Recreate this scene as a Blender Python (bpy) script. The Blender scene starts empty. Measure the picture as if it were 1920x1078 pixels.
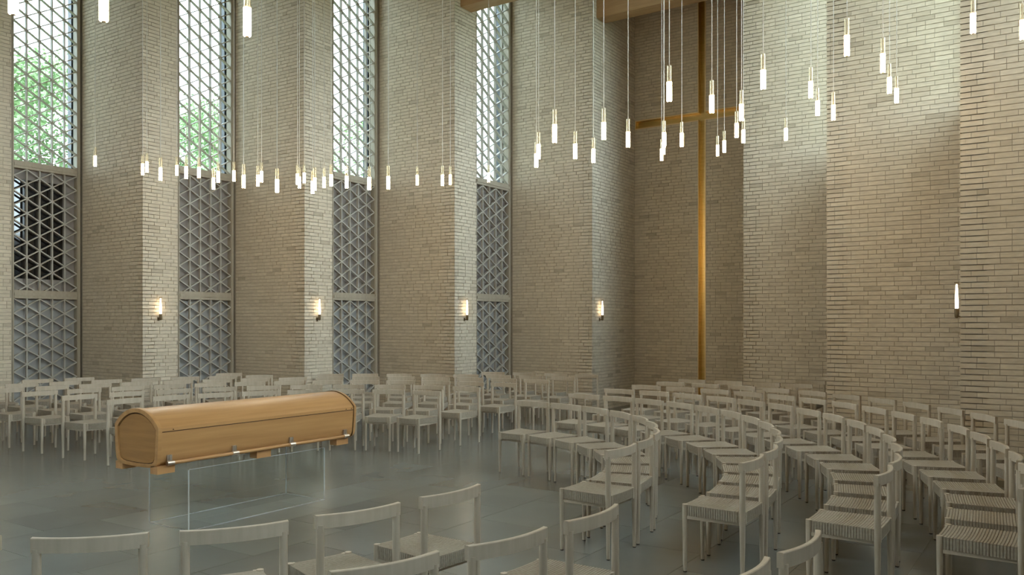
import bpy, bmesh, math, random
from mathutils import Vector, Matrix

random.seed(7)
S = bpy.context.scene
C = S.collection
PI = math.pi

# ------------------------------------------------------------------ camera
# world frame: +Y runs along the chapel axis to the cross wall, +X across it
FPX, YH, EYE, YAW = 1575.0, 608.0, 1.63, math.radians(33.8)
cam_d = bpy.data.cameras.new('camera')
cam_d.sensor_fit = 'HORIZONTAL'
cam_d.sensor_width = 36.0
cam_d.lens = FPX / 1920 * 36.0
cam_d.shift_y = (YH - 539.0) / 1920.0
cam_d.clip_start = 0.05
cam_d.clip_end = 400
cam = bpy.data.objects.new('camera', cam_d)
cam.location = (0, 0, EYE)
cam.rotation_euler = (PI / 2, 0, YAW)
C.objects.link(cam)
S.camera = cam
FW = Vector((-math.sin(YAW), math.cos(YAW), 0))
RT = Vector((math.cos(YAW), math.sin(YAW), 0))


def px(p):
    """image position (1920 x 1078) and depth of a world point"""
    p = Vector(p)
    z = p.dot(FW)
    if z < 0.1:
        return (-9999, -9999, z)
    return (960 + FPX * p.dot(RT) / z, YH - FPX * (p.z - EYE) / z, z)


def at(x, y, Z):
    """world point seen at pixel x, y at depth Z"""
    p = RT * ((x - 960) / FPX * Z) + FW * Z
    p.z = EYE + (YH - y) / FPX * Z
    return p


# ------------------------------------------------------------------ sky, exposure
W = bpy.data.worlds.new('sky')
S.world = W
W.use_nodes = True
bg = W.node_tree.nodes['Background']
bg.inputs['Color'].default_value = (0.76, 0.90, 1.0, 1)
bg.inputs['Strength'].default_value = 8.0
S.view_settings.view_transform = 'Standard'
S.view_settings.look = 'None'
S.view_settings.gamma = 1.0
S.view_settings.use_curve_mapping = False
S.view_settings.exposure = 1.17
S.cycles.use_denoising = True
S.cycles.max_bounces = 10
S.cycles.diffuse_bounces = 6
S.cycles.transparent_max_bounces = 16
S.cycles.caustics_reflective = False
S.cycles.caustics_refractive = False
S.cycles.sample_clamp_indirect = 6.0
LAMP = 30.0          # strength of the pendant diffusers
SCONCE = 5.0

# ------------------------------------------------------------------ materials


def mat(name):
    m = bpy.data.materials.new(name)
    m.use_nodes = True
    nt = m.node_tree
    b = nt.nodes['Principled BSDF']
    return m, nt, b


def N(nt, t, **kw):
    n = nt.nodes.new(t)
    for k, v in kw.items():
        setattr(n, k, v)
    return n


def plain(name, col, rough=0.5, metal=0.0, spec=0.5):
    m, nt, b = mat(name)
    b.inputs['Base Color'].default_value = (*col, 1)
    b.inputs['Roughness'].default_value = rough
    b.inputs['Metallic'].default_value = metal
    b.inputs['Specular IOR Level'].default_value = spec
    return m


def ramp(nt, stops):
    r = N(nt, 'ShaderNodeValToRGB')
    el = r.color_ramp.elements
    el[0].position, el[0].color = stops[0][0], (*stops[0][1], 1)
    el[1].position, el[1].color = stops[-1][0], (*stops[-1][1], 1)
    for p, c in stops[1:-1]:
        e = el.new(p)
        e.color = (*c, 1)
    return r


def noisy(name, c1, c2, scale=(8, 8, 8), rough=0.6, bump=0.0, detail=4, spec=0.4, obj_var=0.0, metal=0.0, coord='Object'):
    m, nt, b = mat(name)
    tc = N(nt, 'ShaderNodeTexCoord')
    mp = N(nt, 'ShaderNodeMapping')
    mp.inputs['Scale'].default_value = scale
    nt.links.new(tc.outputs[coord], mp.inputs['Vector'])
    oi = N(nt, 'ShaderNodeObjectInfo')
    ad = N(nt, 'ShaderNodeVectorMath', operation='ADD')
    ml = N(nt, 'ShaderNodeVectorMath', operation='SCALE')
    cmb = N(nt, 'ShaderNodeCombineXYZ')
    for k in 'XYZ':
        nt.links.new(oi.outputs['Random'], cmb.inputs[k])
    ml.inputs['Scale'].default_value = 37.0
    nt.links.new(cmb.outputs[0], ml.inputs[0])
    nt.links.new(mp.outputs[0], ad.inputs[0])
    nt.links.new(ml.outputs[0], ad.inputs[1])
    ns = N(nt, 'ShaderNodeTexNoise')
    ns.inputs['Scale'].default_value = 1.0
    ns.inputs['Detail'].default_value = detail
    nt.links.new(ad.outputs[0], ns.inputs['Vector'])
    r = ramp(nt, [(0.3, c1), (0.7, c2)])
    nt.links.new(ns.outputs['Fac'], r.inputs[0])
    out = r.outputs[0]
    if obj_var:
        hs = N(nt, 'ShaderNodeHueSaturation')
        mr = N(nt, 'ShaderNodeMapRange')
        mr.inputs['To Min'].default_value = 1 - obj_var
        mr.inputs['To Max'].default_value = 1 + obj_var
        nt.links.new(oi.outputs['Random'], mr.inputs[0])
        nt.links.new(mr.outputs[0], hs.inputs['Value'])
        nt.links.new(out, hs.inputs['Color'])
        out = hs.outputs[0]
    nt.links.new(out, b.inputs['Base Color'])
    b.inputs['Roughness'].default_value = rough
    b.inputs['Specular IOR Level'].default_value = spec
    b.inputs['Metallic'].default_value = metal
    if bump:
        bp = N(nt, 'ShaderNodeBump')
        bp.inputs['Strength'].default_value = bump
        bp.inputs['Distance'].default_value = 0.01
        nt.links.new(ns.outputs['Fac'], bp.inputs['Height'])
        nt.links.new(bp.outputs[0], b.inputs['Normal'])
    return m


def brick_material():
    m, nt, b = mat('pale_brick')
    at_ = N(nt, 'ShaderNodeAttribute', attribute_name='rnd')
    oi = N(nt, 'ShaderNodeObjectInfo')
    ad = N(nt, 'ShaderNodeMath', operation='ADD')
    fr = N(nt, 'ShaderNodeMath', operation='FRACT')
    nt.links.new(at_.outputs['Fac'], ad.inputs[0])
    nt.links.new(oi.outputs['Random'], ad.inputs[1])
    nt.links.new(ad.outputs[0], fr.inputs[0])
    r = ramp(nt, [(0.0, (0.45, 0.392, 0.305)), (0.02, (0.51, 0.446, 0.348)), (0.06, (0.575, 0.508, 0.402)),
                  (0.5, (0.60, 0.532, 0.423)), (0.9, (0.622, 0.554, 0.442)), (1.0, (0.645, 0.576, 0.462))])
    nt.links.new(fr.outputs[0], r.inputs[0])
    ge = N(nt, 'ShaderNodeNewGeometry')
    mp = N(nt, 'ShaderNodeMapping')
    mp.inputs['Scale'].default_value = (9, 9, 34)
    nt.links.new(ge.outputs['Position'], mp.inputs['Vector'])
    ns = N(nt, 'ShaderNodeTexNoise')
    ns.inputs['Scale'].default_value = 1.0
    ns.inputs['Detail'].default_value = 5.0
    nt.links.new(mp.outputs[0], ns.inputs['Vector'])
    mr = N(nt, 'ShaderNodeMapRange')
    mr.inputs['From Min'].default_value = 0.3
    mr.inputs['From Max'].default_value = 0.7
    mr.inputs['To Min'].default_value = 0.88
    mr.inputs['To Max'].default_value = 1.08
    nt.links.new(ns.outputs['Fac'], mr.inputs[0])
    hs = N(nt, 'ShaderNodeHueSaturation')
    nt.links.new(r.outputs[0], hs.inputs['Color'])
    nt.links.new(mr.outputs[0], hs.inputs['Value'])
    nt.links.new(hs.outputs[0], b.inputs['Base Color'])
    b.inputs['Roughness'].default_value = 0.88
    b.inputs['Specular IOR Level'].default_value = 0.25
    bp = N(nt, 'ShaderNodeBump')
    bp.inputs['Strength'].default_value = 0.35
    bp.inputs['Distance'].default_value = 0.004
    nt.links.new(ns.outputs['Fac'], bp.inputs['Height'])
    nt.links.new(bp.outputs[0], b.inputs['Normal'])
    return m


def glass_thin(name, tint=(1, 1, 1), refl=0.06):
    m, nt, b = mat(name)
    nt.nodes.remove(b)
    out = nt.nodes['Material Output']
    tr = N(nt, 'ShaderNodeBsdfTransparent')
    tr.inputs['Color'].default_value = (*tint, 1)
    gl = N(nt, 'ShaderNodeBsdfGlossy')
    gl.inputs['Roughness'].default_value = 0.02
    lw = N(nt, 'ShaderNodeLayerWeight')
    lw.inputs['Blend'].default_value = refl * 2
    mx = N(nt, 'ShaderNodeMixShader')
    nt.links.new(lw.outputs['Fresnel'], mx.inputs[0])
    nt.links.new(tr.outputs[0], mx.inputs[1])
    nt.links.new(gl.outputs[0], mx.inputs[2])
    nt.links.new(mx.outputs[0], out.inputs['Surface'])
    return m


def emitter(name, col, strength):
    m, nt, b = mat(name)
    b.inputs['Base Color'].default_value = (0.8, 0.8, 0.8, 1)
    b.inputs['Emission Color'].default_value = (*col, 1)
    b.inputs['Emission Strength'].default_value = strength
    return m


M = {}
M['brick'] = brick_material()
M['mortar'] = noisy('mortar', (0.33, 0.295, 0.24), (0.40, 0.36, 0.295), (20, 20, 20), 0.95, spec=0.1)
M['tile'] = noisy('stone_tile', (0.166, 0.172, 0.155), (0.190, 0.197, 0.179), (1.6, 1.6, 1.6), 0.21, detail=4, spec=0.6, obj_var=0.09)
M['joint'] = plain('floor_joint', (0.20, 0.20, 0.18), 0.7)
M['ash'] = noisy('pale_ash_wood', (0.42, 0.365, 0.285), (0.49, 0.43, 0.345), (30, 30, 3), 0.5, spec=0.35, obj_var=0.05)
M['weave'] = noisy('woven_cord', (0.32, 0.282, 0.226), (0.39, 0.347, 0.28), (60, 60, 60), 0.85, spec=0.2, obj_var=0.05)
M['black'] = plain('black_rubber', (0.02, 0.02, 0.02), 0.6)
M['beech'] = noisy('beech_veneer', (0.43, 0.23, 0.088), (0.54, 0.305, 0.125), (26, 1.3, 26), 0.36, detail=6, spec=0.5)
M['beech_end'] = noisy('beech_end_veneer', (0.33, 0.165, 0.055), (0.42, 0.22, 0.078), (2.5, 26, 30), 0.36, detail=6, spec=0.5)
M['beech_block'] = noisy('beech_block', (0.46, 0.245, 0.10), (0.54, 0.30, 0.13), (26, 3, 26), 0.45)
M['seam'] = plain('dark_seam', (0.06, 0.025, 0.008), 0.7)
M['steel'] = plain('steel_fitting', (0.62, 0.55, 0.48), 0.32, 0.9)
M['acrylic'] = glass_thin('clear_acrylic', (0.97, 0.985, 0.985), 0.03)


def edge_glint_mat():
    m, nt, b = mat('acrylic_edge_glint')
    out = nt.nodes['Material Output']
    b.inputs['Base Color'].default_value = (0.85, 0.9, 0.92, 1)  # pale colour stands in for light caught on the polished edges
    b.inputs['Roughness'].default_value = 0.15
    tr = N(nt, 'ShaderNodeBsdfTransparent')
    mx_ = N(nt, 'ShaderNodeMixShader')
    mx_.inputs[0].default_value = 0.32
    nt.links.new(tr.outputs[0], mx_.inputs[1])
    nt.links.new(b.outputs[0], mx_.inputs[2])
    nt.links.new(mx_.outputs[0], out.inputs['Surface'])
    return m


M['acrylic_glint'] = edge_glint_mat()
M['glazing'] = glass_thin('window_glazing', (0.97, 1.0, 0.99), 0.05)
M['sky_dimming'] = glass_thin('sky_dimming_glazing', (0.76, 0.79, 0.785), 0.05)  # grey tint added to dim the sky so the lattice bars read dark
M['lattice'] = noisy('lattice_paint', (0.40, 0.385, 0.345), (0.45, 0.435, 0.39), (12, 12, 4), 0.6, spec=0.3)
M['frame'] = noisy('frame_timber', (0.34, 0.30, 0.235), (0.40, 0.355, 0.28), (20, 20, 2), 0.6, spec=0.3)
M['infill'] = noisy('grey_infill', (0.27, 0.275, 0.27), (0.33, 0.335, 0.33), (5, 5, 5), 0.7, spec=0.3)
M['infill_warm'] = noisy('warm_grey_infill', (0.225, 0.205, 0.19), (0.285, 0.262, 0.245), (5, 5, 5), 0.7, spec=0.3)
M['dark_glass'] = plain('dark_glass', (0.012, 0.014, 0.018), 0.08, spec=0.8)
M['dark_jamb'] = plain('dark_outer_jamb', (0.045, 0.055, 0.068), 0.5)
M['gap'] = plain('shadow_gap', (0.03, 0.022, 0.016), 0.9)  # dark strip colour painted as the shade between frame and brick
M['brass'] = noisy('brushed_brass', (0.60, 0.42, 0.15), (0.70, 0.50, 0.20), (3, 3, 40), 0.34, metal=1.0)
M['brass_edge'] = plain('brass_edge', (0.78, 0.60, 0.34), 0.4, 0.35)
M['beam'] = noisy('timber_beam', (0.42, 0.28, 0.15), (0.50, 0.345, 0.195), (2, 26, 26), 0.6)
M['ceiling'] = noisy('timber_ceiling', (0.33, 0.25, 0.16), (0.40, 0.31, 0.21), (1, 18, 4), 0.7)
M['cord'] = plain('pendant_cord', (0.62, 0.60, 0.55), 0.5)
M['diffuser'] = emitter('lit_diffuser', (1.0, 0.76, 0.46), LAMP)
M['flame'] = emitter('lit_candle_tube', (1.0, 0.78, 0.52), SCONCE)
M['bronze'] = plain('bronze_holder', (0.16, 0.12, 0.07), 0.4, 0.8)
M['leaf'] = noisy('leaf', (0.13, 0.21, 0.09), (0.26, 0.35, 0.17), (3, 3, 3), 0.6)
M['bark'] = plain('bark', (0.10, 0.075, 0.05), 0.9)
M['lawn'] = noisy('lawn', (0.06, 0.11, 0.035), (0.10, 0.16, 0.06), (2, 2, 2), 0.9)
M['render'] = plain('outer_wall', (0.42, 0.39, 0.33), 0.9)


def sleeve_mat():
    m, nt, b = mat('brass_sleeve')
    nt.nodes.remove(b)
    out = nt.nodes['Material Output']
    tr = N(nt, 'ShaderNodeBsdfTransparent')
    tr.inputs['Color'].default_value = (0.95, 0.92, 0.85, 1)
    gl = N(nt, 'ShaderNodeBsdfGlossy')
    gl.inputs['Color'].default_value = (0.85, 0.74, 0.52, 1)
    gl.inputs['Roughness'].default_value = 0.3
    lw = N(nt, 'ShaderNodeLayerWeight')
    lw.inputs['Blend'].default_value = 0.68
    mx = N(nt, 'ShaderNodeMixShader')
    nt.links.new(lw.outputs['Facing'], mx.inputs[0])
    nt.links.new(tr.outputs[0], mx.inputs[1])
    nt.links.new(gl.outputs[0], mx.inputs[2])
    nt.links.new(mx.outputs[0], out.inputs['Surface'])
    return m


M['sleeve'] = sleeve_mat()

# ------------------------------------------------------------------ mesh helpers


class MB:
    def __init__(self):
        self.v, self.f, self.a = [], [], []

    def box(self, lo, hi, skip=()):
        (x0, y0, z0), (x1, y1, z1) = lo, hi
        return self.hexa([(x0, y0, z0), (x1, y0, z0), (x1, y1, z0), (x0, y1, z0),
                          (x0, y0, z1), (x1, y0, z1), (x1, y1, z1), (x0, y1, z1)])

    def hexa(self, p, val=None):
        n = len(self.v)
        self.v += [tuple(q) for q in p]
        fs = [(0, 3, 2, 1), (4, 5, 6, 7), (0, 1, 5, 4), (1, 2, 6, 5), (2, 3, 7, 6), (3, 0, 4, 7)]
        self.f += [tuple(n + i for i in q) for q in fs]
        if val is not None:
            self.a += [val] * 6
        return self

    def ring(self, pts):
        n = len(self.v)
        self.v += [tuple(p) for p in pts]
        return list(range(n, n + len(pts)))

    def loft(self, rings, close=True, caps=True):
        ids = [self.ring(r) for r in rings]
        k = len(ids[0])
        for a, b in zip(ids, ids[1:]):
            for i in range(k if close else k - 1):
                j = (i + 1) % k
                self.f.append((a[i], a[j], b[j], b[i]))
        if caps and close:
            self.f.append(tuple(reversed(ids[0])))
            self.f.append(tuple(ids[-1]))
        return self

    def tube(self, p0, p1, r0, r1=None, n=10, caps=True):
        r1 = r0 if r1 is None else r1
        p0, p1 = Vector(p0), Vector(p1)
        d = (p1 - p0).normalized()
        a = d.orthogonal().normalized()
        b = d.cross(a)
        R = []
        for p, r in ((p0, r0), (p1, r1)):
            R.append([p + (a * math.cos(2 * PI * i / n) + b * math.sin(2 * PI * i / n)) * r for i in range(n)])
        return self.loft(R, True, caps)

    def lathe(self, prof, n=14, cx=0, cy=0):
        return self.loft([[(cx + r * math.cos(2 * PI * i / n), cy + r * math.sin(2 * PI * i / n), z) for i in range(n)] for r, z in prof])

    def mesh(self, name, m, smooth=False):
        me = bpy.data.meshes.new(name)
        me.from_pydata(self.v, [], self.f)
        if self.a:
            at_ = me.attributes.new('rnd', 'FLOAT', 'FACE')
            at_.data.foreach_set('value', self.a)
        if smooth:
            me.polygons.foreach_set('use_smooth', [True] * len(me.polygons))
        me.materials.append(m)
        me.update()
        return me


def link(name, data, parent=None, loc=None, rot=None, scale=None):
    o = bpy.data.objects.new(name, data)
    C.objects.link(o)
    if parent is not None:
        o.parent = parent
    if loc is not None:
        o.location = loc
    if rot is not None:
        o.rotation_euler = rot
    if scale is not None:
        o.scale = scale
    return o


def tag(o, label=None, cat=None, group=None, kind=None):
    if label:
        o['label'] = label
    if cat:
        o['category'] = cat
    if group:
        o['group'] = group
    if kind:
        o['kind'] = kind
    return o


def smooth_by_angle(me, ang=35):
    bm = bmesh.new()
    bm.from_mesh(me)
    for f in bm.faces:
        f.smooth = True
    for e in bm.edges:
        if len(e.link_faces) != 2 or e.calc_face_angle(0) > math.radians(ang):
            e.smooth = False
    bm.to_mesh(me)
    bm.free()
    return me


ORD = ['zeroth', 'first', 'second', 'third', 'fourth', 'fifth', 'sixth', 'seventh', 'eighth', 'ninth', 'tenth', 'eleventh', 'twelfth',
       'thirteenth', 'fourteenth', 'fifteenth', 'sixteenth', 'seventeenth', 'eighteenth', 'nineteenth', 'twentieth', 'twenty-first', 'twenty-second',
       'twenty-third', 'twenty-fourth', 'twenty-fifth', 'twenty-sixth', 'twenty-seventh', 'twenty-eighth', 'twenty-ninth', 'thirtieth',
       'thirty-first', 'thirty-second', 'thirty-third', 'thirty-fourth', 'thirty-fifth']

# ------------------------------------------------------------------ plan of the chapel (stepped walls, mirrored about AX)
AX = -6.06
MIDY = 4.55
YF = [6.355, 8.235, 10.116, 12.017, 13.90, 15.73]          # faces looking down the chapel
XL = [-16.60, -14.776, -12.944, -11.108, -9.29, -7.50]     # planes of the window sides (left half)
PIER = 0.66                                                # brick part of each window side
TOP = 8.30
CO = 0.0612                                                # brick course


def mx(x):
    return 2 * AX - x


def my(y):
    return 2 * MIDY - y


# floor -----------------------------------------------------------------
fl = MB().box((-19, -8.5, -0.25), (7.5, 17.2, -0.004)).mesh('floor', M['joint'])
floor = tag(link('floor', fl), 'large grey-green polished stone tile floor of the chapel', None, None, 'structure')
TU, TV, JT = 0.90, 0.65, 0.004
tile_me = MB().box((-TV / 2 + JT / 2, -TU / 2 + JT / 2, -0.02), (TV / 2 - JT / 2, TU / 2 - JT / 2, 0.0)).mesh('tile', M['tile'])
near, rest = [], MB()
cells = []
for i in range(-16, 22):
    xc = -5.45 + TV * (i + 0.5) - TV * 2
    for j in range(-13, 15):
        yc = 4.80 + TU * (j + 0.5) + (TU / 2 if i % 2 else 0)
        if not (-17.4 < xc < 5.6 and -7 < yc < 16.2):
            continue
        X, Y, Z = px((xc, yc, 0))
        vis = Z > 1.5 and -150 < X < 2070 and Y < 1250
        cells.append((Z if vis else 1e6 + abs(Z), xc, yc))
cells.sort()
for k, (d, xc, yc) in enumerate(cells):
    if k < 290 and d < 1e5:
        link('tile', tile_me, floor, (xc, yc, 0))
    else:
        rest.hexa([(xc + sx * (TV - JT) / 2, yc + sy * (TU - JT) / 2, z) for z in (-0.02, 0.0) for sx, sy in ((-1, -1), (1, -1), (1, 1), (-1, 1))])
tag(link('tile_field', rest.mesh('tile_field', M['tile']), floor), kind='stuff')

# ground outside, ceiling
gm = MB().box((-160, -140, -0.6), (150, 160, -0.26)).mesh('ground', M['lawn'])
tag(link('ground', gm), 'green lawn outside the chapel windows', kind='structure')
cb = MB().box((XL[0] - 0.2, my(YF[0]), TOP), (mx(XL[0]) + 0.2, YF[0], TOP + 0.3))
for k in range(5):
    a_, e_ = XL[k + 1] - 0.2, mx(XL[k + 1]) + 0.2
    cb.box((a_, YF[k], TOP), (e_, YF[k + 1] + (0.3 if k == 4 else 0), TOP + 0.3))
    cb.box((a_, my(YF[k + 1]) - (0.3 if k == 4 else 0), TOP), (e_, my(YF[k]), TOP + 0.3))
cm = cb.mesh('ceiling', M['ceiling'])
tag(link('ceiling', cm), 'timber ceiling above the picture', kind='structure')

# ------------------------------------------------------------------ brick walls
unit_brick = MB().box((0, -1, 0), (1, 0, 1)).mesh('brick', M['brick'])     # x along the wall, -y into it


def rows_of_bricks(length, z0, z1, rnd):
    """course by course list of (s0, s1, z, height)"""
    out = []
    k = int(round(z0 / CO))
    while k * CO + CO * 0.6 < z1:
        z = k * CO
        s = -rnd.choice((0.0, 0.055, 0.11, 0.11, 0.165))
        while s < length:
            L = 0.1 if rnd.random() < 0.12 else 0.21
            a, b_ = max(s, 0.0), min(s + L, length)
            if b_ - a > 0.02:
                out.append((a, b_, z, CO - 0.0095))
            s += L + 0.005
        k += 1
    return out


def brick_face(store, p0, d, n, length, z0=0.0, z1=TOP, seed=1):
    rnd = random.Random(seed)
    for a, b_, z, h in rows_of_bricks(length, z0, z1, rnd):
        store.append((Vector((*p0, 0)), Vector((*d, 0)), Vector((*n, 0)), a, b_, z, h, rnd.uniform(0, 0.0025), rnd.random()))


def lay_bricks(store, wall, limit):
    """the nearest bricks in view one by one, the rest as one joined part"""
    order = []
    for k, (p0, d, n, a, b_, z, h, pr, rv) in enumerate(store):
        X, Y, Z = px(p0 + d * ((a + b_) / 2) + Vector((0, 0, z)))
        ok = 0 < X < 1920 and 0 < Y < 690 and (b_ - a) > 0.09
        order.append((Z if ok else 1e6, k))
    order.sort()
    single = {k for q, k in order[:limit] if q < 1e5}
    mb = MB()
    for k, (p0, d, n, a, b_, z, h, pr, rv) in enumerate(store):
        if k in single:
            base = p0 + d * a + n * pr + Vector((0, 0, z))
            # local x = d, local y = n ; d x n must be +z for a proper rotation
            flip = d.cross(n).z < 0
            o = bpy.data.objects.new('brick', unit_brick)
            C.objects.link(o)
            o.parent = wall
            if flip:
                base = p0 + d * b_ + n * pr + Vector((0, 0, z))
                dd = -d
            else:
                dd = d
            m3 = Matrix((dd, n, Vector((0, 0, 1)))).transposed().to_4x4()
            o.matrix_local = Matrix.Translation(base) @ m3 @ Matrix.Diagonal((b_ - a, 0.05, h, 1))
        else:
            q0, q1 = p0 + d * a, p0 + d * b_
            f0 = n * pr
            bk = n * -0.03
            pts = []
            for zz in (z, z + h):
                up = Vector((0, 0, zz))
                pts += [q0 + f0 + up, q1 + f0 + up, q1 + bk + up, q0 + bk + up]
            mb.hexa(pts, rv)
    if mb.v:
        tag(link('brick_field', mb.mesh('brick_field', M['brick']), wall), kind='stuff')


def wall_body(name, boxes, label=None, m='mortar'):
    mb = MB()
    for lo, hi in boxes:
        mb.box(lo, hi)
    return tag(link(name, mb.mesh(name, M[m])), label, None, None, 'structure')


RB = 0.007      # mortar lies this far behind the brick faces
left_labels = ['pale brick pier at the photo edge beside the first lattice window',
               'pale brick pier between first and second lattice windows', 'pale brick pier between second and third lattice windows',
               'pale brick pier between third and fourth lattice windows', 'pale brick pier beside the cross niche past the fourth lattice window']
# left half towards the cross: pier k has its front face at YF[k] from XL[k] to XL[k+1] and its side in plane XL[k+1]
for k in range(0, 5):
    y, x0, x1 = YF[k], XL[k], XL[k + 1]
    side_len = PIER if k < 4 else YF[5] - YF[4]
    w = wall_body('wall_left_%d' % (k + 1),
                  [((x0 - 0.25, y + RB, 0), (x1 - RB, y + 0.25, TOP)), ((x1 - 0.25, y + RB, 0), (x1 - RB, y + side_len - (0 if k < 4 else 0), TOP))],
                  left_labels[k])
    st = []
    if k > 0:
        brick_face(st, (x0, y), (1, 0), (0, -1), x1 - x0, seed=10 + k)
    brick_face(st, (x1, y), (0, 1), (1, 0), side_len, seed=30 + k)
    lay_bricks(st, w, 210)
# wall with the cross, split round the recessed cross
XC0, XC1 = AX - 0.068, AX + 0.068          # upright slot
ZC0, ZC1 = 5.635, 5.785                    # arm slot
w = wall_body('wall_altar', [((XL[5] - 0.3, YF[5] + RB, 0), (XC0, YF[5] + 0.12, ZC0)), ((XC1, YF[5] + RB, 0), (mx(XL[5]) + 0.3, YF[5] + 0.12, ZC0)),
                             ((XL[5] - 0.3, YF[5] + RB, ZC1), (XC0, YF[5] + 0.12, TOP)), ((XC1, YF[5] + RB, ZC1), (mx(XL[5]) + 0.3, YF[5] + 0.12, TOP)),
                             ((XL[5] - 0.3, YF[5] + 0.12, 0), (mx(XL[5]) + 0.3, YF[5] + 0.35, TOP))],
              'pale brick end wall with the recessed brass cross')
st = []
for a, b_, z0, z1, sd in ((XL[5], XC0, 0, ZC0, 51), (XC1, mx(XL[5]), 0, ZC0, 52), (XL[5], XC0, ZC1 + 0.02, TOP, 53), (XC1, mx(XL[5]), ZC1 + 0.02, TOP, 54)):
    brick_face(st, (a, YF[5]), (1, 0), (0, -1), b_ - a, z0, z1, sd)
lay_bricks(st, w, 210)
right_labels = ['', 'plain brick wall just outside the photo edge', 'pale brick wall closest to the camera, past the edge-on candle lamp',
                'pale brick wall with cool daylight between two stepped edges', 'pale brick wall next to the cross niche']
for k in range(0, 5):
    y, x0, x1 = YF[k], mx(XL[k + 1]), mx(XL[k])
    side_len = PIER if k < 4 else YF[5] - YF[4]
    w = wall_body('wall_right_%d' % (k + 1),
                  [((x0 + RB, y + RB, 0), (x1 + 0.25, y + 0.25, TOP)), ((x0 + RB, y + RB, 0), (x0 + 0.25, y + side_len, TOP))],
                  right_labels[k] or 'plain brick wall beyond the photo edge')
    st = []
    if k >= 2:
        brick_face(st, (x0, y), (1, 0), (0, -1), x1 - x0, seed=70 + k)
        brick_face(st, (x0, y), (0, 1), (-1, 0), side_len, seed=80 + k)
        lay_bricks(st, w, 300)
# half of the chapel behind the photographer: plain wall pieces in the same rhythm
back = []
for k in range(0, 5):
    y = my(YF[k])
    side_len = PIER if k < 4 else YF[5] - YF[4]
    for x0, x1 in ((XL[k] - 0.25, XL[k + 1]), (mx(XL[k + 1]), mx(XL[k]) + 0.25)):
        back.append(((x0, y - 0.25, 0), (x1, y, TOP)))
    for x0, x1 in ((XL[k + 1] - 0.25, XL[k + 1]), (mx(XL[k + 1]), mx(XL[k + 1]) + 0.25)):
        back.append(((x0, y - side_len, 0), (x1, y, TOP)))
back.append(((XL[5] - 0.3, my(YF[5]) - 0.3, 0), (mx(XL[5]) + 0.3, my(YF[5]), TOP)))
for x0, x1 in ((XL[0] - 0.25, XL[0]), (mx(XL[0]), mx(XL[0]) + 0.25)):
    back.append(((x0, my(YF[0]) - 0.25, 0), (x1, YF[0] + 0.25, TOP)))
wall_body('wall_back', back, 'plain stepped walls behind the photographer', 'render')

# ------------------------------------------------------------------ lattice windows
bar_me = MB().box((-0.5, -0.5, -0.5), (0.5, 0.5, 0.5)).mesh('lattice_bar', M['lattice'])
CW, CH = 0.2148, 0.248          # triangle columns and period
T1 = (2.07, 2.21)
T2 = (4.27, 4.40)


def clip_line(z_at0, slope, w, z0, z1):
    """part of z = z_at0 + slope*s inside the rectangle 0..w, z0..z1"""
    s0, s1 = 0.0, w
    for zb, lower in ((z0, True), (z1, False)):
        s = (zb - z_at0) / slope
        if (slope > 0) == lower:
            s0 = max(s0, s)
        else:
            s1 = min(s1, s)
    return (s0, s1) if s1 - s0 > 0.02 else None


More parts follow.
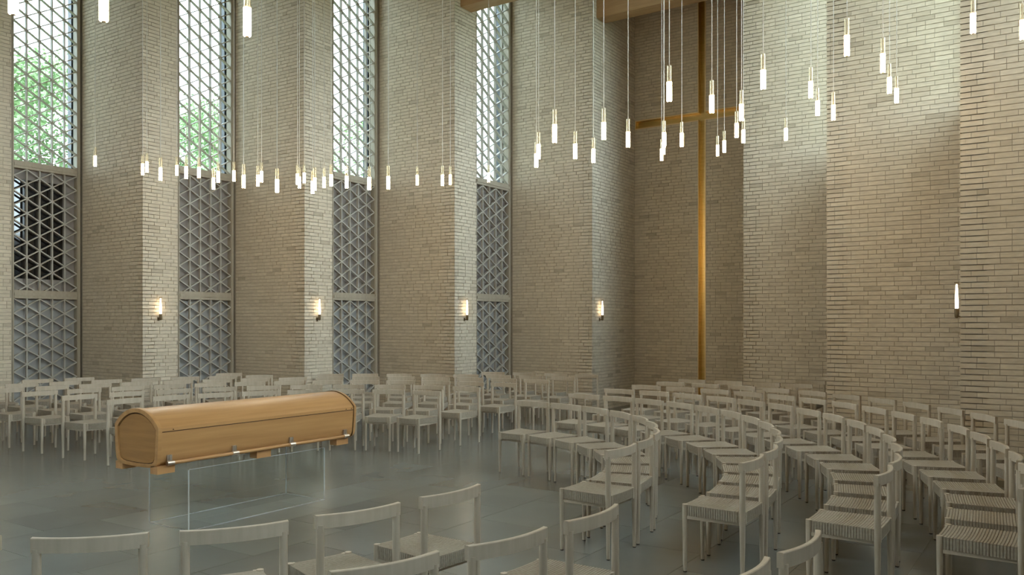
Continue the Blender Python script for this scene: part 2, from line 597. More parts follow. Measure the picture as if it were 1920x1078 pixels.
def lattice_window(name, xp, y0, y1, sgn, label, full=True, dark=False, clear=False):
    """window in plane x = xp from y0 (pier) to y1 (next wall face); room lies on the sgn side"""
    root = link(name, None, None, (xp, y0, 0))
    tag(root, label, None, None, 'structure')
    fx = -0.035 * sgn                       # frame front
    Wd = y1 - y0
    dp = 0.13

    def part(nm, bx, m, parent=None):
        mb = MB()
        for lo, hi in bx:
            lo2 = (min(lo[0] * sgn, hi[0] * sgn), lo[1], lo[2])
            hi2 = (max(lo[0] * sgn, hi[0] * sgn), hi[1], hi[2])
            mb.box(lo2, hi2)
        return link(nm, mb.mesh(nm, M[m]), parent or root)
    gy0, gy1 = 0.062, 0.062 + 5 * CW
    fr = part('window_frame', [((-0.035, 0, 0), (-0.035 - dp, gy0, TOP)), ((-0.035, gy1, 0), (-0.035 - dp, Wd - 0.022, TOP)),
                               ((-0.035, gy0, 0), (-0.035 - dp, gy1, 0.06)), ((-0.035, gy0, TOP - 0.08), (-0.035 - dp, gy1, TOP))], 'frame')
    part('frame_lip', [((-0.022, gy0 - 0.028, 0), (-0.034, gy0 - 0.008, TOP)), ((-0.022, gy1 + 0.008, 0), (-0.034, gy1 + 0.028, TOP))], 'frame', fr)
    part('shadow_gap', [((-0.06, Wd - 0.022, 0), (-0.2, Wd + 0.01, TOP)), ((-0.06, -0.01, 0), (-0.2, 0.0, TOP))], 'gap')
    for nm, (za, zb) in (('transom', T1), ('transom', T2)):
        t = part(nm, [((-0.03, gy0, za), (-0.03 - dp, gy1, zb))], 'frame')
        part('transom_bead', [((-0.018, gy0, (za + zb) / 2 - 0.024), (-0.03, gy1, (za + zb) / 2 + 0.024))], 'frame', t)
    part('glass_pane', [((-0.145, gy0, T2[1]), (-0.155, gy1, TOP - 0.08))], 'sky_dimming' if full else 'glazing')
    if clear:
        part('glass_pane', [((-0.145, gy0, 0.06), (-0.155, gy1, T1[0]))], 'glazing')
        part('glass_pane', [((-0.145, gy0, T1[1]), (-0.155, gy1, T2[0]))], 'glazing')
    elif not full:
        part('infill_panel', [((-0.135, gy0, 0.06), (-0.16, gy1, T1[0])), ((-0.135, gy0, T1[1]), (-0.16, gy1, T2[0]))], 'infill')
    else:
        part('infill_panel', [((-0.135, gy0, 0.06), (-0.16, gy1, T1[0]))], 'infill')
        if dark:
            p = part('infill_panel', [((-0.135, gy0, T1[1]), (-0.16, gy1, T1[1] + 0.20)), ((-0.135, gy1 - 0.20, T1[1] + 0.20), (-0.16, gy1, T2[0])),
                                      ((-0.135, gy0, T2[0] - 0.17), (-0.16, gy1 - 0.20, T2[0]))], 'infill_warm')
            part('dark_pane', [((-0.15, gy0, T1[1] + 0.2), (-0.16, gy1 - 0.20, T2[0] - 0.17))], 'dark_glass', p)
        else:
            part('infill_panel', [((-0.135, gy0, T1[1]), (-0.16, gy1, T2[0]))], 'infill_warm')
    part('outer_jamb', [((-0.21, gy1 - 0.01, 0), (-0.33, Wd + 0.02, TOP))], 'dark_jamb')
    # lattice bars, each a part
    bw, bd = 0.018, 0.052
    for (z0, z1, anchor, up) in ((0.06, T1[0], (0, T1[0] - 0.005), False), (T1[1], T2[0], (1, T2[0] - 0.005), False), (T2[1], TOP - 0.08, (1, T2[1] + 0.005), True)):
        if not full:
            continue
        wgl = gy1 - gy0
        for c in range(1, 5):
            b_ = link('lattice_bar', bar_me, root, ((-0.041 - bd / 2) * sgn, gy0 + c * CW, (z0 + z1) / 2), None, (bd, bw + 0.001, z1 - z0))
        sl = (CH / 2) / CW
        zn = anchor[1] - (0 if anchor[0] == 0 else CH / 2)
        n_ = int((z1 - z0) / CH) + 6
        for sg in (1, -1):
            for q in range(-n_, n_):
                za = zn + q * CH
                cl = clip_line(za, sg * sl, wgl, z0, z1)
                if not cl:
                    continue
                s0, s1 = cl
                za0, za1 = za + sg * sl * s0, za + sg * sl * s1
                L = math.hypot(s1 - s0, za1 - za0)
                ang = math.atan2(za1 - za0, s1 - s0)
                link('lattice_bar', bar_me, root, ((-0.042 - 0.001 * sg - bd / 2) * sgn, gy0 + (s0 + s1) / 2, (za0 + za1) / 2), (ang, 0, 0), (bd, L, bw))
    return root


win_labels = ['tall lattice window with a dark pane, at the photo edge', 'tall lattice window with trees outside, second from the photo edge',
              'tall lattice window in the middle of the stepped brick wall', 'narrow-looking tall lattice window nearest the cross niche']
for k in range(0, 4):
    lattice_window('window_%d' % (k + 1), XL[k + 1], YF[k] + PIER, YF[k + 1], 1, win_labels[k], True, k == 0)
for k in range(0, 4):      # their mirror images, hidden behind the stepped walls
    lattice_window('window_%d' % (k + 5), mx(XL[k + 1]), YF[k] + PIER, YF[k + 1], -1, 'tall window hidden behind the %s stepped brick wall opposite the lattice windows' % ORD[k + 1], False)
for k in range(0, 4):      # and those behind the photographer
    lattice_window('window_%d' % (k + 9), XL[k + 1], my(YF[k + 1]), my(YF[k] + PIER), 1, '%s tall window behind the photographer on the window side' % ORD[k + 1], False)
    lattice_window('window_%d' % (k + 13), mx(XL[k + 1]), my(YF[k + 1]), my(YF[k] + PIER), -1, '%s tall window behind the photographer on the plain wall side' % ORD[k + 1], False)

# ------------------------------------------------------------------ timber beams
beam_lab = {0: None, 1: 'timber ceiling beam over the pier beside the second window', 2: 'timber ceiling beam end above the pier beside the third window',
            3: 'timber ceiling beam above the fourth lattice window', 4: 'timber ceiling beam in front of the cross niche'}
for k in range(1, 5):
    y0 = YF[k] + 0.17
    o = link('ceiling_beam', MB().box((XL[k + 1], y0, 7.41), (mx(XL[k + 1]), y0 + 0.33, 8.05)).mesh('ceiling_beam', M['beam']))
    tag(o, beam_lab[k], None, None, 'structure')
for k in range(1, 5):
    y0 = my(YF[k] + 0.17)
    o = link('ceiling_beam', MB().box((XL[k + 1], y0 - 0.33, 7.41), (mx(XL[k + 1]), y0, 8.05)).mesh('ceiling_beam', M['beam']))
    tag(o, '%s timber ceiling beam behind the photographer' % ORD[k], None, None, 'structure')

# ------------------------------------------------------------------ recessed brass cross
cr = link('wall_cross', None, None, (AX, YF[5], 0))
tag(cr, 'tall recessed brass cross in the brick end wall', 'cross')
hw = 0.068
t = 0.006
D = 0.11
zc = (ZC0 + ZC1) / 2
hz = (ZC1 - ZC0) / 2
xl, xr = XL[5] - AX + 0.02, mx(XL[5]) - AX - 0.02


def cpart(nm, bx, m):
    mb = MB()
    for lo, hi in bx:
        mb.box(lo, hi)
    return link(nm, mb.mesh(nm, M[m]), cr)


cpart('upright_channel', [((-hw, D - t, 0), (hw, D, TOP)),
                          ((-hw, 0, 0), (-hw + t, D - t, ZC0)), ((hw - t, 0, 0), (hw, D - t, ZC0)),
                          ((-hw, 0, ZC1), (-hw + t, D - t, TOP)), ((hw - t, 0, ZC1), (hw, D - t, TOP))], 'brass')
cpart('arm_channel', [((xl, D - t, ZC0), (-hw, D, ZC1)), ((hw, D - t, ZC0), (xr, D, ZC1)),
                      ((xl, 0, ZC0), (-hw, D - t, ZC0 + t)), ((hw, 0, ZC0), (xr, D - t, ZC0 + t)),
                      ((xl, 0, ZC1 - t), (-hw, D - t, ZC1)), ((hw, 0, ZC1 - t), (xr, D - t, ZC1)),
                      ((xl, 0, ZC0 + t), (xl + t, D - t, ZC1 - t))], 'brass')
fl_ = 0.018
cpart('edge_trim', [((-hw - fl_ * 0.5, -0.012, 0), (-hw + 0.003, 0.0, ZC0 - fl_)), ((hw - 0.003, -0.012, 0), (hw + fl_, 0.0, ZC0 - fl_)),
                    ((-hw - fl_ * 0.5, -0.012, ZC1 + fl_), (-hw + 0.003, 0.0, TOP)), ((hw - 0.003, -0.012, ZC1 + fl_), (hw + fl_, 0.0, TOP)),
                    ((xl, -0.012, ZC0 - fl_), (-hw + 0.003, 0.0, ZC0 + 0.002)), ((hw - 0.003, -0.012, ZC0 - fl_), (xr, 0.0, ZC0 + 0.002)),
                    ((xl, -0.012, ZC1 - 0.002), (-hw + 0.003, 0.0, ZC1 + fl_)), ((hw - 0.003, -0.012, ZC1 - 0.002), (xr, 0.0, ZC1 + fl_)),
                    ((xl - 0.01, -0.012, ZC0 - fl_), (xl + 0.006, 0.0, ZC1 + fl_))], 'brass_edge')

# ------------------------------------------------------------------ chairs


def make_chair_meshes():
    me = {}
    # seat: woven cords, corrugated top and aprons
    mb = MB()
    wb, wf, ya, yb, zt, zl = 0.196, 0.170, -0.012, 0.412, 0.444, 0.374
    n = 26

    def half(y):
        return wb + (wf - wb) * (y - ya) / (yb - ya)

    def sag(s, y):
        return -0.010 * (1 - s * s) * (0.4 + 0.6 * math.sin(PI * (y - ya) / (yb - ya)))
    ys, zs = [], []
    for i in range(n):
        for fr, dz in ((0.0, -0.006), (0.16, 0.0), (0.84, 0.0)):
            ys.append(ya + (yb - ya) * (i + fr) / n)
            zs.append(dz)
    ys.append(yb)
    zs.append(-0.006)
    cols = (-1, -0.5, 0, 0.5, 1)
    ids = []
    for y, dz in zip(ys, zs):
        ids.append(mb.ring([(half(y) * s, y, zt + dz + sag(s, y)) for s in cols]))
    for a, b_ in zip(ids, ids[1:]):
        for i in range(len(cols) - 1):
            mb.f.append((a[i], a[i + 1], b_[i + 1], b_[i]))
    # side aprons follow the same cords
    for sgn in (-1, 1):
        up = mb.ring([(sgn * (half(y) + dz), y, zt + dz - 0.001) for y, dz in zip(ys, zs)])
        lo = mb.ring([(sgn * (half(y) + dz - 0.003), y, zl) for y, dz in zip(ys, zs)])
        for i in range(len(ys) - 1):
            q = (up[i], up[i + 1], lo[i + 1], lo[i])
            mb.f.append(q if sgn < 0 else tuple(reversed(q)))
    # front and back aprons
    for y0, w0, sg in ((ya, wb, -1), (yb, wf, 1)):
        xs, ds = [], []
        for i in range(n):
            for fr, dz in ((0.0, -0.006), (0.16, 0.0), (0.84, 0.0)):
                xs.append(-w0 + 2 * w0 * (i + fr) / n)
                ds.append(dz)
        xs.append(w0)
        ds.append(-0.004)
        up = mb.ring([(x, y0 + sg * d, zt - 0.002 + sag(x / w0, y0) * 0.9) for x, d in zip(xs, ds)])
        lo = mb.ring([(x, y0 + sg * (d - 0.003), zl) for x, d in zip(xs, ds)])
        for i in range(len(xs) - 1):
            q = (up[i], lo[i], lo[i + 1], up[i + 1])
            mb.f.append(q if sg < 0 else tuple(reversed(q)))
    bt = mb.ring([(-wb, ya, zl), (wb, ya, zl), (wf, yb, zl), (-wf, yb, zl)])
    mb.f.append(tuple(reversed(bt)))
    me['seat'] = mb.mesh('seat', M['weave'])
    # seat frame: exposed rail ends beside the legs
    mb = MB()
    for sx in (-1, 1):
        for y0, w0 in ((0.0, wb), (0.40, wf)):
            sg = -1 if y0 < 0.1 else 1
            mb.box((sx * (w0 - 0.030) - 0.009, y0 + sg * 0.006 - 0.008, 0.366), (sx * (w0 - 0.030) + 0.009, y0 + sg * 0.006 + 0.010, 0.4435))
        mb.box((sx * 0.16 - 0.012, 0.02, 0.352), (sx * 0.16 + 0.012, 0.38, 0.3735))
    mb.box((-0.17, 0.01, 0.352), (0.17, 0.034, 0.3735))
    mb.box((-0.16, 0.366, 0.352), (0.16, 0.39, 0.3735))
    me['seat_frame'] = mb.mesh('seat_frame', M['ash'])
    # curved back rail
    mb = MB()
    R = []
    K = 12
    for i in range(K + 1):
        s = -1 + 2 * i / K
        x = 0.224 * s
        y = -0.038 * (1 - s * s) + 0.006
        th = 0.021 + 0.006 * abs(s) ** 4
        R.append([(x, y - th / 2, 0.700), (x, y + th / 2, 0.700), (x, y + th / 2, 0.758), (x, y + th / 2 - 0.003, 0.761), (x, y - th / 2 + 0.003, 0.761), (x, y - th / 2, 0.758)])
    mb.loft(R)
    me['backrest'] = smooth_by_angle(mb.mesh('backrest', M['ash']), 40)
    bm_ = bmesh.new()
    bm_.from_mesh(me['backrest'])
    bmesh.ops.recalc_face_normals(bm_, faces=bm_.faces)
    bm_.to_mesh(me['backrest'])
    bm_.free()

    def leg(prof, nm):
        mb2 = MB().lathe(prof, 10)
        return smooth_by_angle(mb2.mesh(nm, M['ash']), 50)
    me['front_leg'] = leg([(0.0125, 0.008), (0.0165, 0.30), (0.0175, 0.40), (0.0175, 0.4475)], 'leg')
    me['rear_leg'] = leg([(0.0125, 0.008), (0.0185, 0.34), (0.0195, 0.44), (0.0188, 0.60), (0.0180, 0.715)], 'leg')
    me['glide'] = MB().lathe([(0.0115, 0.0), (0.0122, 0.003), (0.0122, 0.0085)], 10).mesh('glide', M['black'])
    return me


CM = make_chair_meshes()
chairs = []


def chair(x, y, ang, label, group):
    """x, y under the middle of the back rail; ang: direction the sitter faces (0 = +y)"""
    r = link('dining_chair', None, None, (x, y, 0), (0, 0, ang))
    tag(r, label, 'chair', group)
    link('seat', CM['seat'], r)
    link('seat_frame', CM['seat_frame'], r)
    link('backrest', CM['backrest'], r)
    near_ = px((x, y, 0.4))[2] < 9.0
    for nm, sx, yy in (('front_leg', -0.162, 0.397), ('front_leg', 0.162, 0.397), ('rear_leg', -0.203, 0.0), ('rear_leg', 0.203, 0.0)):
        l = link('leg', CM[nm], r, (sx, yy, 0))
        if near_:
            link('glide', CM['glide'], l)
    chairs.append(r)
    return r


def blocked(x, y):
    m_ = 0.30
    if y > YF[5] - m_:
        return True
    for k in range(5):
        if y > YF[k] - m_ and (x < XL[k + 1] + m_ or x > mx(XL[k + 1]) - m_):
            return True
    return False


def ellipse_row(yc, xc, a, b_, sx, first, n, skip=0):
    """chairs along a quarter ellipse, starting near the aisle that leads to the cross"""
    K = 2000
    pts = []
    for i in range(K + 1):
        ph = PI / 2 * (1 - i / K)
        pts.append((xc + sx * b_ * math.cos(ph), yc + a * math.sin(ph), ph))
    cum = [0]
    for p, q in zip(pts, pts[1:]):
        cum.append(cum[-1] + math.hypot(q[0] - p[0], q[1] - p[1]))
    tot = cum[-1]
    step = (tot - first) / (n - 1)
    out = []
    j = 0
    for k in range(n):
        s = first + step * k
        while j < K and cum[j] < s:
            j += 1
        x, y, ph = pts[j]
        nx, ny = sx * math.cos(ph) / b_, math.sin(ph) / a      # outward normal
        L = math.hypot(nx, ny)
        out.append((x, y, nx / L, ny / L))
    return out


ROWN = ['first', 'second', 'third', 'fourth', 'fifth', 'sixth']


def place_block(rows, blockname, group, aisle):
    for ri, row in enumerate(rows):
        c = 0
        for (x, y, nx, ny) in row:
            if blocked(x, y):
                continue
            X, Y, Z = px((x - nx * 0.2, y - ny * 0.2, 0.5))
            if not (-60 < X < 1985 and Z > 1.2):
                continue
            c += 1
            x += random.uniform(-0.006, 0.006)
            y += random.uniform(-0.006, 0.006)
            ang = math.atan2(nx, -ny) + random.uniform(-0.025, 0.025)
            chair(x, y, ang, 'pale wooden chair, %s, %s row from coffin, %s from the %s' % (blockname, ROWN[ri], ORD[c], aisle), group)


# block by the plain brick walls
NE = []
for a, b_, n in ((2.60, 2.58, 9), (3.78, 3.51, 12), (4.74, 4.31, 14), (5.60, 5.02, 16), (6.45, 5.66, 17)):
    NE.append(ellipse_row(5.40, -5.25, a, b_, 1, 0.19, n))
NE.append([(-5.0, 12.58, 0, 1), (-4.42, 12.58, 0.05, 1), (-3.84, 12.55, 0.1, 0.99), (-3.36, 12.50, 0.15, 0.99)])
place_block(NE, 'brick wall block', 'chairs in the block by the plain brick walls', 'cross aisle')
chair(-3.39, 13.36, math.atan2(0, -1) + 0.02, 'pale wooden chair standing alone against the brick wall behind the last row', 'chairs in the block by the plain brick walls')
# block by the windows
NW = []
for a, b_, n in ((2.84, 2.36, 8), (3.70, 3.33, 10), (4.63, 4.28, 13), (5.54, 5.15, 15), (6.36, 6.00, 17), (7.18, 6.80, 19)):
    NW.append(ellipse_row(5.65, -6.87, a, b_, -1, 0.15, n))
place_block(NW, 'window block', 'chairs in the block by the lattice windows', 'cross aisle')
# block in front of the photographer, backs to the camera
SE = [[(-2.71, 3.48, 5), (-2.80, 2.89, 16), (-3.01, 2.35, 31), (-3.37, 1.91, 45), (-3.86, 1.58, 60)],
      [(-1.85, 3.44, 3), (-1.93, 2.86, 12), (-2.10, 2.31, 19)],
      [(-0.91, 3.45, 4), (-0.98, 2.92, 8)]]
for ri, row in enumerate(SE):
    for c, (x, y, t_) in enumerate(row):
        t_ = math.radians(t_)
        nx, ny = math.cos(t_), -math.sin(t_)
        chair(x, y, math.atan2(nx, -ny), 'pale wooden chair, foreground block, %s row from coffin, %s from the side aisle' % (ROWN[ri], ORD[c + 1]), 'chairs in the foreground block')

# ------------------------------------------------------------------ coffin
CY0, CY1 = 3.80, 5.91
CXM = -6.06
cof = link('coffin', None, None, (CXM, (CY0 + CY1) / 2, 0.487))
tag(cof, 'light beech coffin with barrel lid and side rail on clear acrylic stand', 'coffin')
ZB = 0.487


def cprofile(scale=1.0, part='all', n_arc=16):
    """closed profile (x, z) of the coffin section, z measured from the stand top"""
    zlid = 0.808 - ZB
    body = []
    hwid = 0.285
    low = [(0.0, 0.044), (0.10, 0.045), (0.17, 0.048), (0.22, 0.056), (0.248, 0.070), (0.264, 0.092), (0.272, 0.13), (0.281, 0.24)]
    right = [(x, z) for x, z in low] + [(hwid, zlid)]
    arch = []
    for i in range(n_arc + 1):
        Ra = 0.368
        t_ = math.asin(hwid / Ra) * (1 - i / n_arc)
        arch.append((Ra * math.sin(t_), zlid + 0.028 + Ra * math.cos(t_) - math.sqrt(Ra * Ra - hwid * hwid)))
    if part == 'body':
        pr = right
    elif part == 'lid':
        pr = [(0, zlid + 0.002), (hwid + 0.002, zlid + 0.002)] + arch
    else:
        pr = right + arch
    full = pr + [(-x, z) for x, z in reversed(pr) if x > 1e-6]
    if scale != 1.0:
        zm = 0.235
        full = [(x * scale, zm + (z - zm) * scale) for x, z in full]
    return full


def extrude(pr, y0, y1):
    return MB().loft([[(x, y0, z) for x, z in pr], [(x, y1, z) for x, z in pr]])


def fixn(me):
    bm_ = bmesh.new()
    bm_.from_mesh(me)
    bmesh.ops.recalc_face_normals(bm_, faces=bm_.faces)
    bm_.to_mesh(me)
    bm_.free()
    return me


hl = (CY1 - CY0) / 2
body = link('body', smooth_by_angle(fixn(extrude(cprofile(1, 'body'), -hl + 0.035, hl - 0.035).mesh('body', M['beech'])), 30), cof)
lid = link('lid', smooth_by_angle(fixn(extrude(cprofile(1, 'lid'), -hl + 0.035, hl - 0.035).mesh('lid', M['beech'])), 30), cof)
zl_ = 0.808 - ZB
link('lid_seam', MB().box((-0.2876, -hl + 0.035, zl_ - 0.0035), (0.2876, hl - 0.035, zl_ + 0.0025)).mesh('lid_seam', M['seam']), lid)
for sg in (-1, 1):
    y_in = sg * (hl - 0.035)
    y_out = sg * hl
    # groove between cap and body
    link('groove', fixn(extrude(cprofile(0.985), y_in, y_in + sg * 0.006).mesh('groove', M['seam'])), cof)
    outer, inner = cprofile(1.03), cprofile(0.885)
    mb = MB()
    y_a = y_in + sg * 0.005
    rings = [[(x, y_a, z) for x, z in outer], [(x, y_out - sg * 0.006, z) for x, z in outer],
             [(x * 0.992, y_out, 0.235 + (z - 0.235) * 0.992) for x, z in outer],
             [(x * 1.01, y_out, 0.235 + (z - 0.235) * 1.01) for x, z in inner], [(x, y_out - sg * 0.016, z) for x, z in inner]]
    mb.loft(rings, True, False)
    rim = link('end_rim', smooth_by_angle(fixn(mb.mesh('end_rim', M['beech'])), 40), cof)
    link('end_groove', fixn(extrude(cprofile(0.884), y_out - sg * 0.018, y_out - sg * 0.013).mesh('end_groove', M['seam'])), rim)
    link('end_panel', fixn(extrude(cprofile(0.850), y_out - sg * 0.016, y_out - sg * 0.007).mesh('end_panel', M['beech_end'])), cof)
for sx in (-1, 1):
    rail = MB().tube((sx * 0.294, -hl + 0.10, 0.078), (sx * 0.294, hl - 0.10, 0.078), 0.015, n=12).mesh('carrying_rail', M['beech'])
    rl = link('carrying_rail', smooth_by_angle(rail, 50), cof)
    for yy in (3.90, 4.50, 5.11, 5.77):
        y_ = yy - (CY0 + CY1) / 2
        mb = MB()
        mb.box((sx * 0.279 - 0.008, y_ - 0.020, 0.085), (sx * 0.279 + 0.008, y_ + 0.020, 0.140))
        mb.tube((sx * 0.294, y_ - 0.03, 0.078), (sx * 0.294, y_ + 0.03, 0.078), 0.0185, n=12)
        mb.tube((sx * 0.283, y_, 0.098), (sx * 0.283, y_, 0.138), 0.013, 0.010, n=10)
        link('rail_bracket', mb.mesh('rail_bracket', M['steel']), rl)
    for yy in (3.875, 4.81, 5.74):
        y_ = yy - (CY0 + CY1) / 2
        link('foot_block', MB().box((sx * 0.232 - 0.045, y_ - 0.075, 0.0), (sx * 0.232 + 0.045, y_ + 0.075, 0.060)).mesh('foot_block', M['beech_block']), cof)
for yy in (3.93, 5.78, 5.85):
    y_ = yy - (CY0 + CY1) / 2
    link('screw', MB().tube((0.2855, y_, zl_ + 0.012), (0.2885, y_, zl_ + 0.012), 0.005, n=8).mesh('screw', M['seam']), lid)

# acrylic stand
gx0, gx1, gy0_, gy1_ = -6.32, -5.79, 4.075, 5.522
std = link('acrylic_stand', None, None, ((gx0 + gx1) / 2, (gy0_ + gy1_) / 2, 0))
tag(std, 'clear acrylic box stand carrying the coffin', 'stand')
hx, hy, ht = (gx1 - gx0) / 2, (gy1_ - gy0_) / 2, 0.483


def sp(nm, lo, hi, m):
    return link(nm, MB().box(lo, hi).mesh(nm, M[m]), std)


sp('side_pane', (-hx, -hy + 0.012, 0.006), (-hx + 0.012, hy - 0.012, ht), 'acrylic')
sp('side_pane', (hx - 0.012, -hy + 0.012, 0.006), (hx, hy - 0.012, ht), 'acrylic')
sp('end_pane', (-hx + 0.012, -hy, 0.006), (hx - 0.012, -hy + 0.012, ht), 'acrylic')
sp('end_pane', (-hx + 0.012, hy - 0.012, 0.006), (hx - 0.012, hy, ht), 'acrylic')
for ex in (-hx, hx - 0.006):
    sp('top_edge', (ex, -hy + 0.01, ht), (ex + 0.006, hy - 0.01, ht + 0.004), 'acrylic_glint')
for ex, ey in ((-hx, -hy), (hx, -hy), (-hx, hy), (hx, hy)):
    sx, sy = (1 if ex < 0 else -1), (1 if ey < 0 else -1)
    sp('corner_edge', (min(ex, ex + sx * 0.008), min(ey, ey + sy * 0.008), 0.0), (max(ex, ex + sx * 0.008), max(ey, ey + sy * 0.008), ht), 'acrylic_glint')
for ex in (-hx, hx - 0.009):
    sp('bottom_edge', (ex, -hy + 0.01, 0.0), (ex + 0.009, hy - 0.01, 0.006), 'acrylic_glint')
for ey in (-hy, hy - 0.009):
    sp('bottom_edge', (-hx + 0.01, ey, 0.0), (hx - 0.01, ey + 0.009, 0.006), 'acrylic_glint')

# ------------------------------------------------------------------ pendant lamps
LIT, PR = 0.155, 0.0200
pm = {'diffuser': MB().lathe([(PR * 0.9, 0), (PR, 0.004), (PR, LIT)], 14).mesh('diffuser', M['diffuser'], False),
      'end_cap': MB().lathe([(PR * 0.55, -0.003), (PR * 0.55, 0.001)], 12).mesh('end_cap', M['brass_edge']),
      'sleeve': MB().loft([[(PR * 0.86 * math.cos(2 * PI * i / 14), PR * 0.86 * math.sin(2 * PI * i / 14), z) for i in range(14)] for z in (LIT, LIT + 0.125)], True, False).mesh('sleeve', M['sleeve'], True),
      'collar': MB().lathe([(PR * 1.04, LIT - 0.004), (PR * 1.04, LIT + 0.004)], 14).mesh('collar', M['brass_edge']),
      'cord': MB().lathe([(0.0036, 0.0), (0.0036, 1.0)], 6).mesh('cord', M['cord'])}


def pendant(x, y_top, y_bot, label, group, Z=None):
    if Z is None:
        Z = FPX * LIT / (y_bot - y_top)
    p = at(x, y_bot, Z)
    r = link('pendant_lamp', None, None, p)
    tag(r, label, 'lamp', group)
    link('diffuser', pm['diffuser'], r)
    link('end_cap', pm['end_cap'], r)
    link('collar', pm['collar'], r)
    link('sleeve', pm['sleeve'], r)
    link('cord', pm['cord'], r, (0, 0, LIT + 0.01), None, (1, 1, TOP - p.z - LIT - 0.01))


PEND = []
for zx, a, b_ in ((506, 828, 885), (759, 870, 930), (782, 860, 917), (854, 892, 960), (941, 878, 933), (991, 885, 950), (1058, 887, 946), (1136, 945, 1007),
                  (1160, 910, 971), (1245, 907, 964), (1296, 930, 1000)):
    PEND.append((zx / 2.8375, a / 2.8375, b_ / 2.8375, 0))
s = 2.694
for zx, a, b_ in ((117, 883, 940), (136, 865, 920), (214, 905, 972), (317, 877, 932), (327, 893, 950), (351, 873, 925), (394, 915, 978), (404, 898, 962), (452, 893, 948),
                  (487, 880, 940), (566, 888, 950), (680, 895, 960), (776, 890, 955), (922, 884, 935), (1050, 882, 938), (1089, 882, 933), (1283, 872, 920)):
    PEND.append((440 + zx / s, a / s, b_ / s, 0))
for zx, a, b_ in ((284, 775, 845), (296, 728, 803), (377, 628, 720), (481, 726, 802), (573, 752, 822), (625, 618, 705), (748, 665, 743), (956, 413, 512), (930, 668, 740),
                  (1019, 672, 741), (1171, 480, 570), (1200, 732, 788), (1234, 710, 770), (1296, 622, 695), (1321, 525, 610), (1330, 655, 722)):
    PEND.append((900 + zx / s, a / s, b_ / s, 1))
PEND.append((1244.3, 266.0, 289.5, 1))
PEND.append((1240.6, 279.0, 301.0, 1))
for zx, a, b_ in ((137, 352, 450), (252, 647, 710), (378, 410, 495), (412, 508, 584), (492, 530, 607), (560, 178, 282), (742, 270, 366), (775, 390, 472), (811, 445, 520),
                  (1198, 66, 168), (1447, 100, 200)):
    PEND.append((1380 + zx / s, a / s, b_ / s, 1))
PEND.sort()
cnt = [0, 0]
for x, a, b_, g in PEND:
    cnt[g] += 1
    if g == 0:
        pendant(x, a, b_, 'small lit tube pendant, %s along the low row before the windows' % ORD[cnt[0]], 'pendants before the windows')
    else:
        pendant(x, a, b_, 'lit tube pendant, %s from the windows in the cluster before the cross wall' % ORD[cnt[1]], 'pendants before the cross wall')
pendant(25, 0, 26.5, 'large lit tube pendant overlapping the first lattice window at the top corner', 'pendants closest to the camera', FPX * 2 * PR / 17.2)
pendant(194.5, 0, 39.5, 'large lit tube pendant high before the pier beside the first window', 'pendants closest to the camera', FPX * 2 * PR / 16.6)
pendant(463.5, 13.5, 68, 'large lit tube pendant just past the second lattice window', 'pendants closest to the camera')

# unseen pendants added out of view to brighten the room
ring = []
for i in range(60):
    a = 2 * PI * i / 60
    q = 4.3 + 1.5 * math.sin(i * 2.4)
    p = Vector((-6.06 + q * 1.15 * math.cos(a), 4.4 + q * 1.1 * math.sin(a), 3.75 + 0.35 * math.sin(i * 1.7)))
    X, Y, Z = px(p)
    if Z < 0.4 or X < -80 or X > 2000 or Y < -30:
        ring.append(p)
for i in range(12):  # further lamp clusters added to lift the dim outer walls
    ring.append(Vector((-15.3 + 0.9 * (i % 4) + 0.2 * (i // 4), 2.0 + 1.1 * (i // 4) + 0.25 * (i % 2), 3.9 + 0.25 * math.sin(i * 2.1))))
    ring.append(Vector((-0.6 + 0.8 * (i % 4), 3.2 + 1.1 * (i // 4) + 0.25 * (i % 2), 3.9 + 0.25 * math.sin(i * 2.7))))
ring = [p for p in ring if not (-40 < px(p)[0] < 1960 and px(p)[2] > 0.3 and px(p)[1] > -60)]
for i, p in enumerate(ring):
    r = link('pendant_lamp', None, None, p)
    tag(r, 'added unseen lit tube pendant brightening the room', 'lamp', 'added pendants out of view')
    for nm in ('diffuser', 'end_cap', 'collar', 'sleeve'):
        link(nm, pm[nm], r)
    link('cord', pm['cord'], r, (0, 0, LIT + 0.01), None, (1, 1, TOP - p.z - LIT - 0.01))

# ------------------------------------------------------------------ candle wall lamps
cmesh = {'holder': MB().lathe([(0.010, 0.0), (0.021, 0.012), (0.024, 0.05), (0.024, 0.105)], 14).mesh('holder', M['bronze']),
         'candle_tube': MB().lathe([(0.017, 0.104), (0.017, 0.20), (0.013, 0.30), (0.008, 0.37)], 12).mesh('candle_tube', M['flame']),
         'top_ring': MB().lathe([(0.024, 0.385), (0.024, 0.392)], 14).mesh('top_ring', M['bronze'])}
br = MB().box((-0.055, -0.008, 0.006), (0.0, 0.008, 0.02))
br.lathe([(0.02, 0.0), (0.02, 0.0)], 3)
cmesh['bracket'] = MB().box((-0.062, -0.008, 0.008), (0.0, 0.008, 0.022)).box((-0.064, -0.02, -0.01), (-0.058, 0.02, 0.05)).mesh('bracket', M['bronze'])


def sconce(x, y, ang, label):
    r = link('wall_lamp', None, None, (x, y, 1.70), (0, 0, ang))
    tag(r, label, 'lamp', 'candle lamps on the brick piers')
    for nm in ('holder', 'candle_tube', 'top_ring', 'bracket'):
        link(nm, cmesh[nm], r)


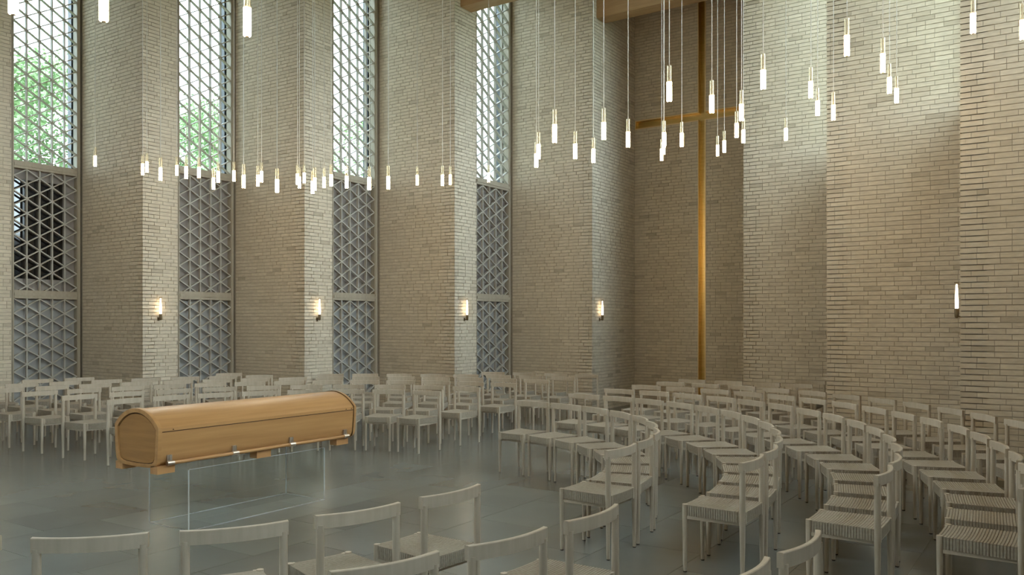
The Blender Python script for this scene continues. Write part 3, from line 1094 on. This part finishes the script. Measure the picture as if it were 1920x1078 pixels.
sl = ['', 'lit candle wall lamp on the pier between first and second windows', 'lit candle wall lamp on the pier between second and third windows',
      'lit candle wall lamp on the pier between third and fourth windows', 'lit candle wall lamp beside the niche of the cross']
for k in range(1, 5):
    sconce(XL[k + 1] + 0.064, YF[k] + 0.29, 0, sl[k])
for k in range(2, 3):
    sconce(mx(XL[k + 1]) - 0.064, YF[k] + 0.29, PI, 'lit candle wall lamp seen edge-on past the stepped brick wall corner')

# ------------------------------------------------------------------ trees outside the windows


def tree(base, h, rad, zc_, seed, label, nleaf=5200):
    rnd = random.Random(seed)
    r = link('tree', None, None, base)
    tag(r, label, 'tree', 'trees outside the windows')
    mb = MB()
    mb.tube((0, 0, -0.3), (0.1, 0, h * 0.55), 0.20, 0.12, 8)
    for i in range(9):
        a = rnd.uniform(0, 2 * PI)
        z0 = h * rnd.uniform(0.3, 0.55)
        mb.tube((0.05, 0, z0), (math.cos(a) * rad * 0.8, math.sin(a) * rad * 0.8, z0 + rad * rnd.uniform(0.4, 1.2)), 0.08, 0.02, 6)
    link('trunk', mb.mesh('trunk', M['bark']), r)
    mb = MB()
    blobs = []
    for i in range(26):
        a, e = rnd.uniform(0, 2 * PI), rnd.uniform(-0.9, 1.0)
        q = rad * rnd.uniform(0.3, 0.85)
        blobs.append(Vector((math.cos(a) * q * math.sqrt(1 - min(e * e, 0.95)), math.sin(a) * q * math.sqrt(1 - min(e * e, 0.95)), zc_ + e * rad * 0.95)))
    for i in range(nleaf):
        c = rnd.choice(blobs) + Vector((rnd.gauss(0, 1), rnd.gauss(0, 1), rnd.gauss(0, 0.8))) * rad * 0.19
        u_ = Vector((rnd.gauss(0, 1), rnd.gauss(0, 1), rnd.gauss(0, 1))).normalized() * 0.075
        w_ = u_.orthogonal().normalized() * 0.042
        mb.f.append(tuple(mb.ring([c - u_, c + w_, c + u_, c - w_])))
    tag(link('crown', mb.mesh('crown', M['leaf']), r), kind='stuff')


for (x, Z, h, rad, zc_, sd, lb) in ((85, 25, 9.5, 2.3, 7.2, 1, 'green tree outside the first lattice window'),
                                    (375, 30, 10, 2.6, 7.0, 2, 'green tree outside the second lattice window'),
                                    (665, 36, 11, 2.2, 8.2, 3, 'sparse green tree outside the third lattice window')):
    b0 = at(x, YH, Z)
    tree((b0.x, b0.y, -0.27), h, rad, zc_, sd, lb, 9500 if sd < 3 else 2600)
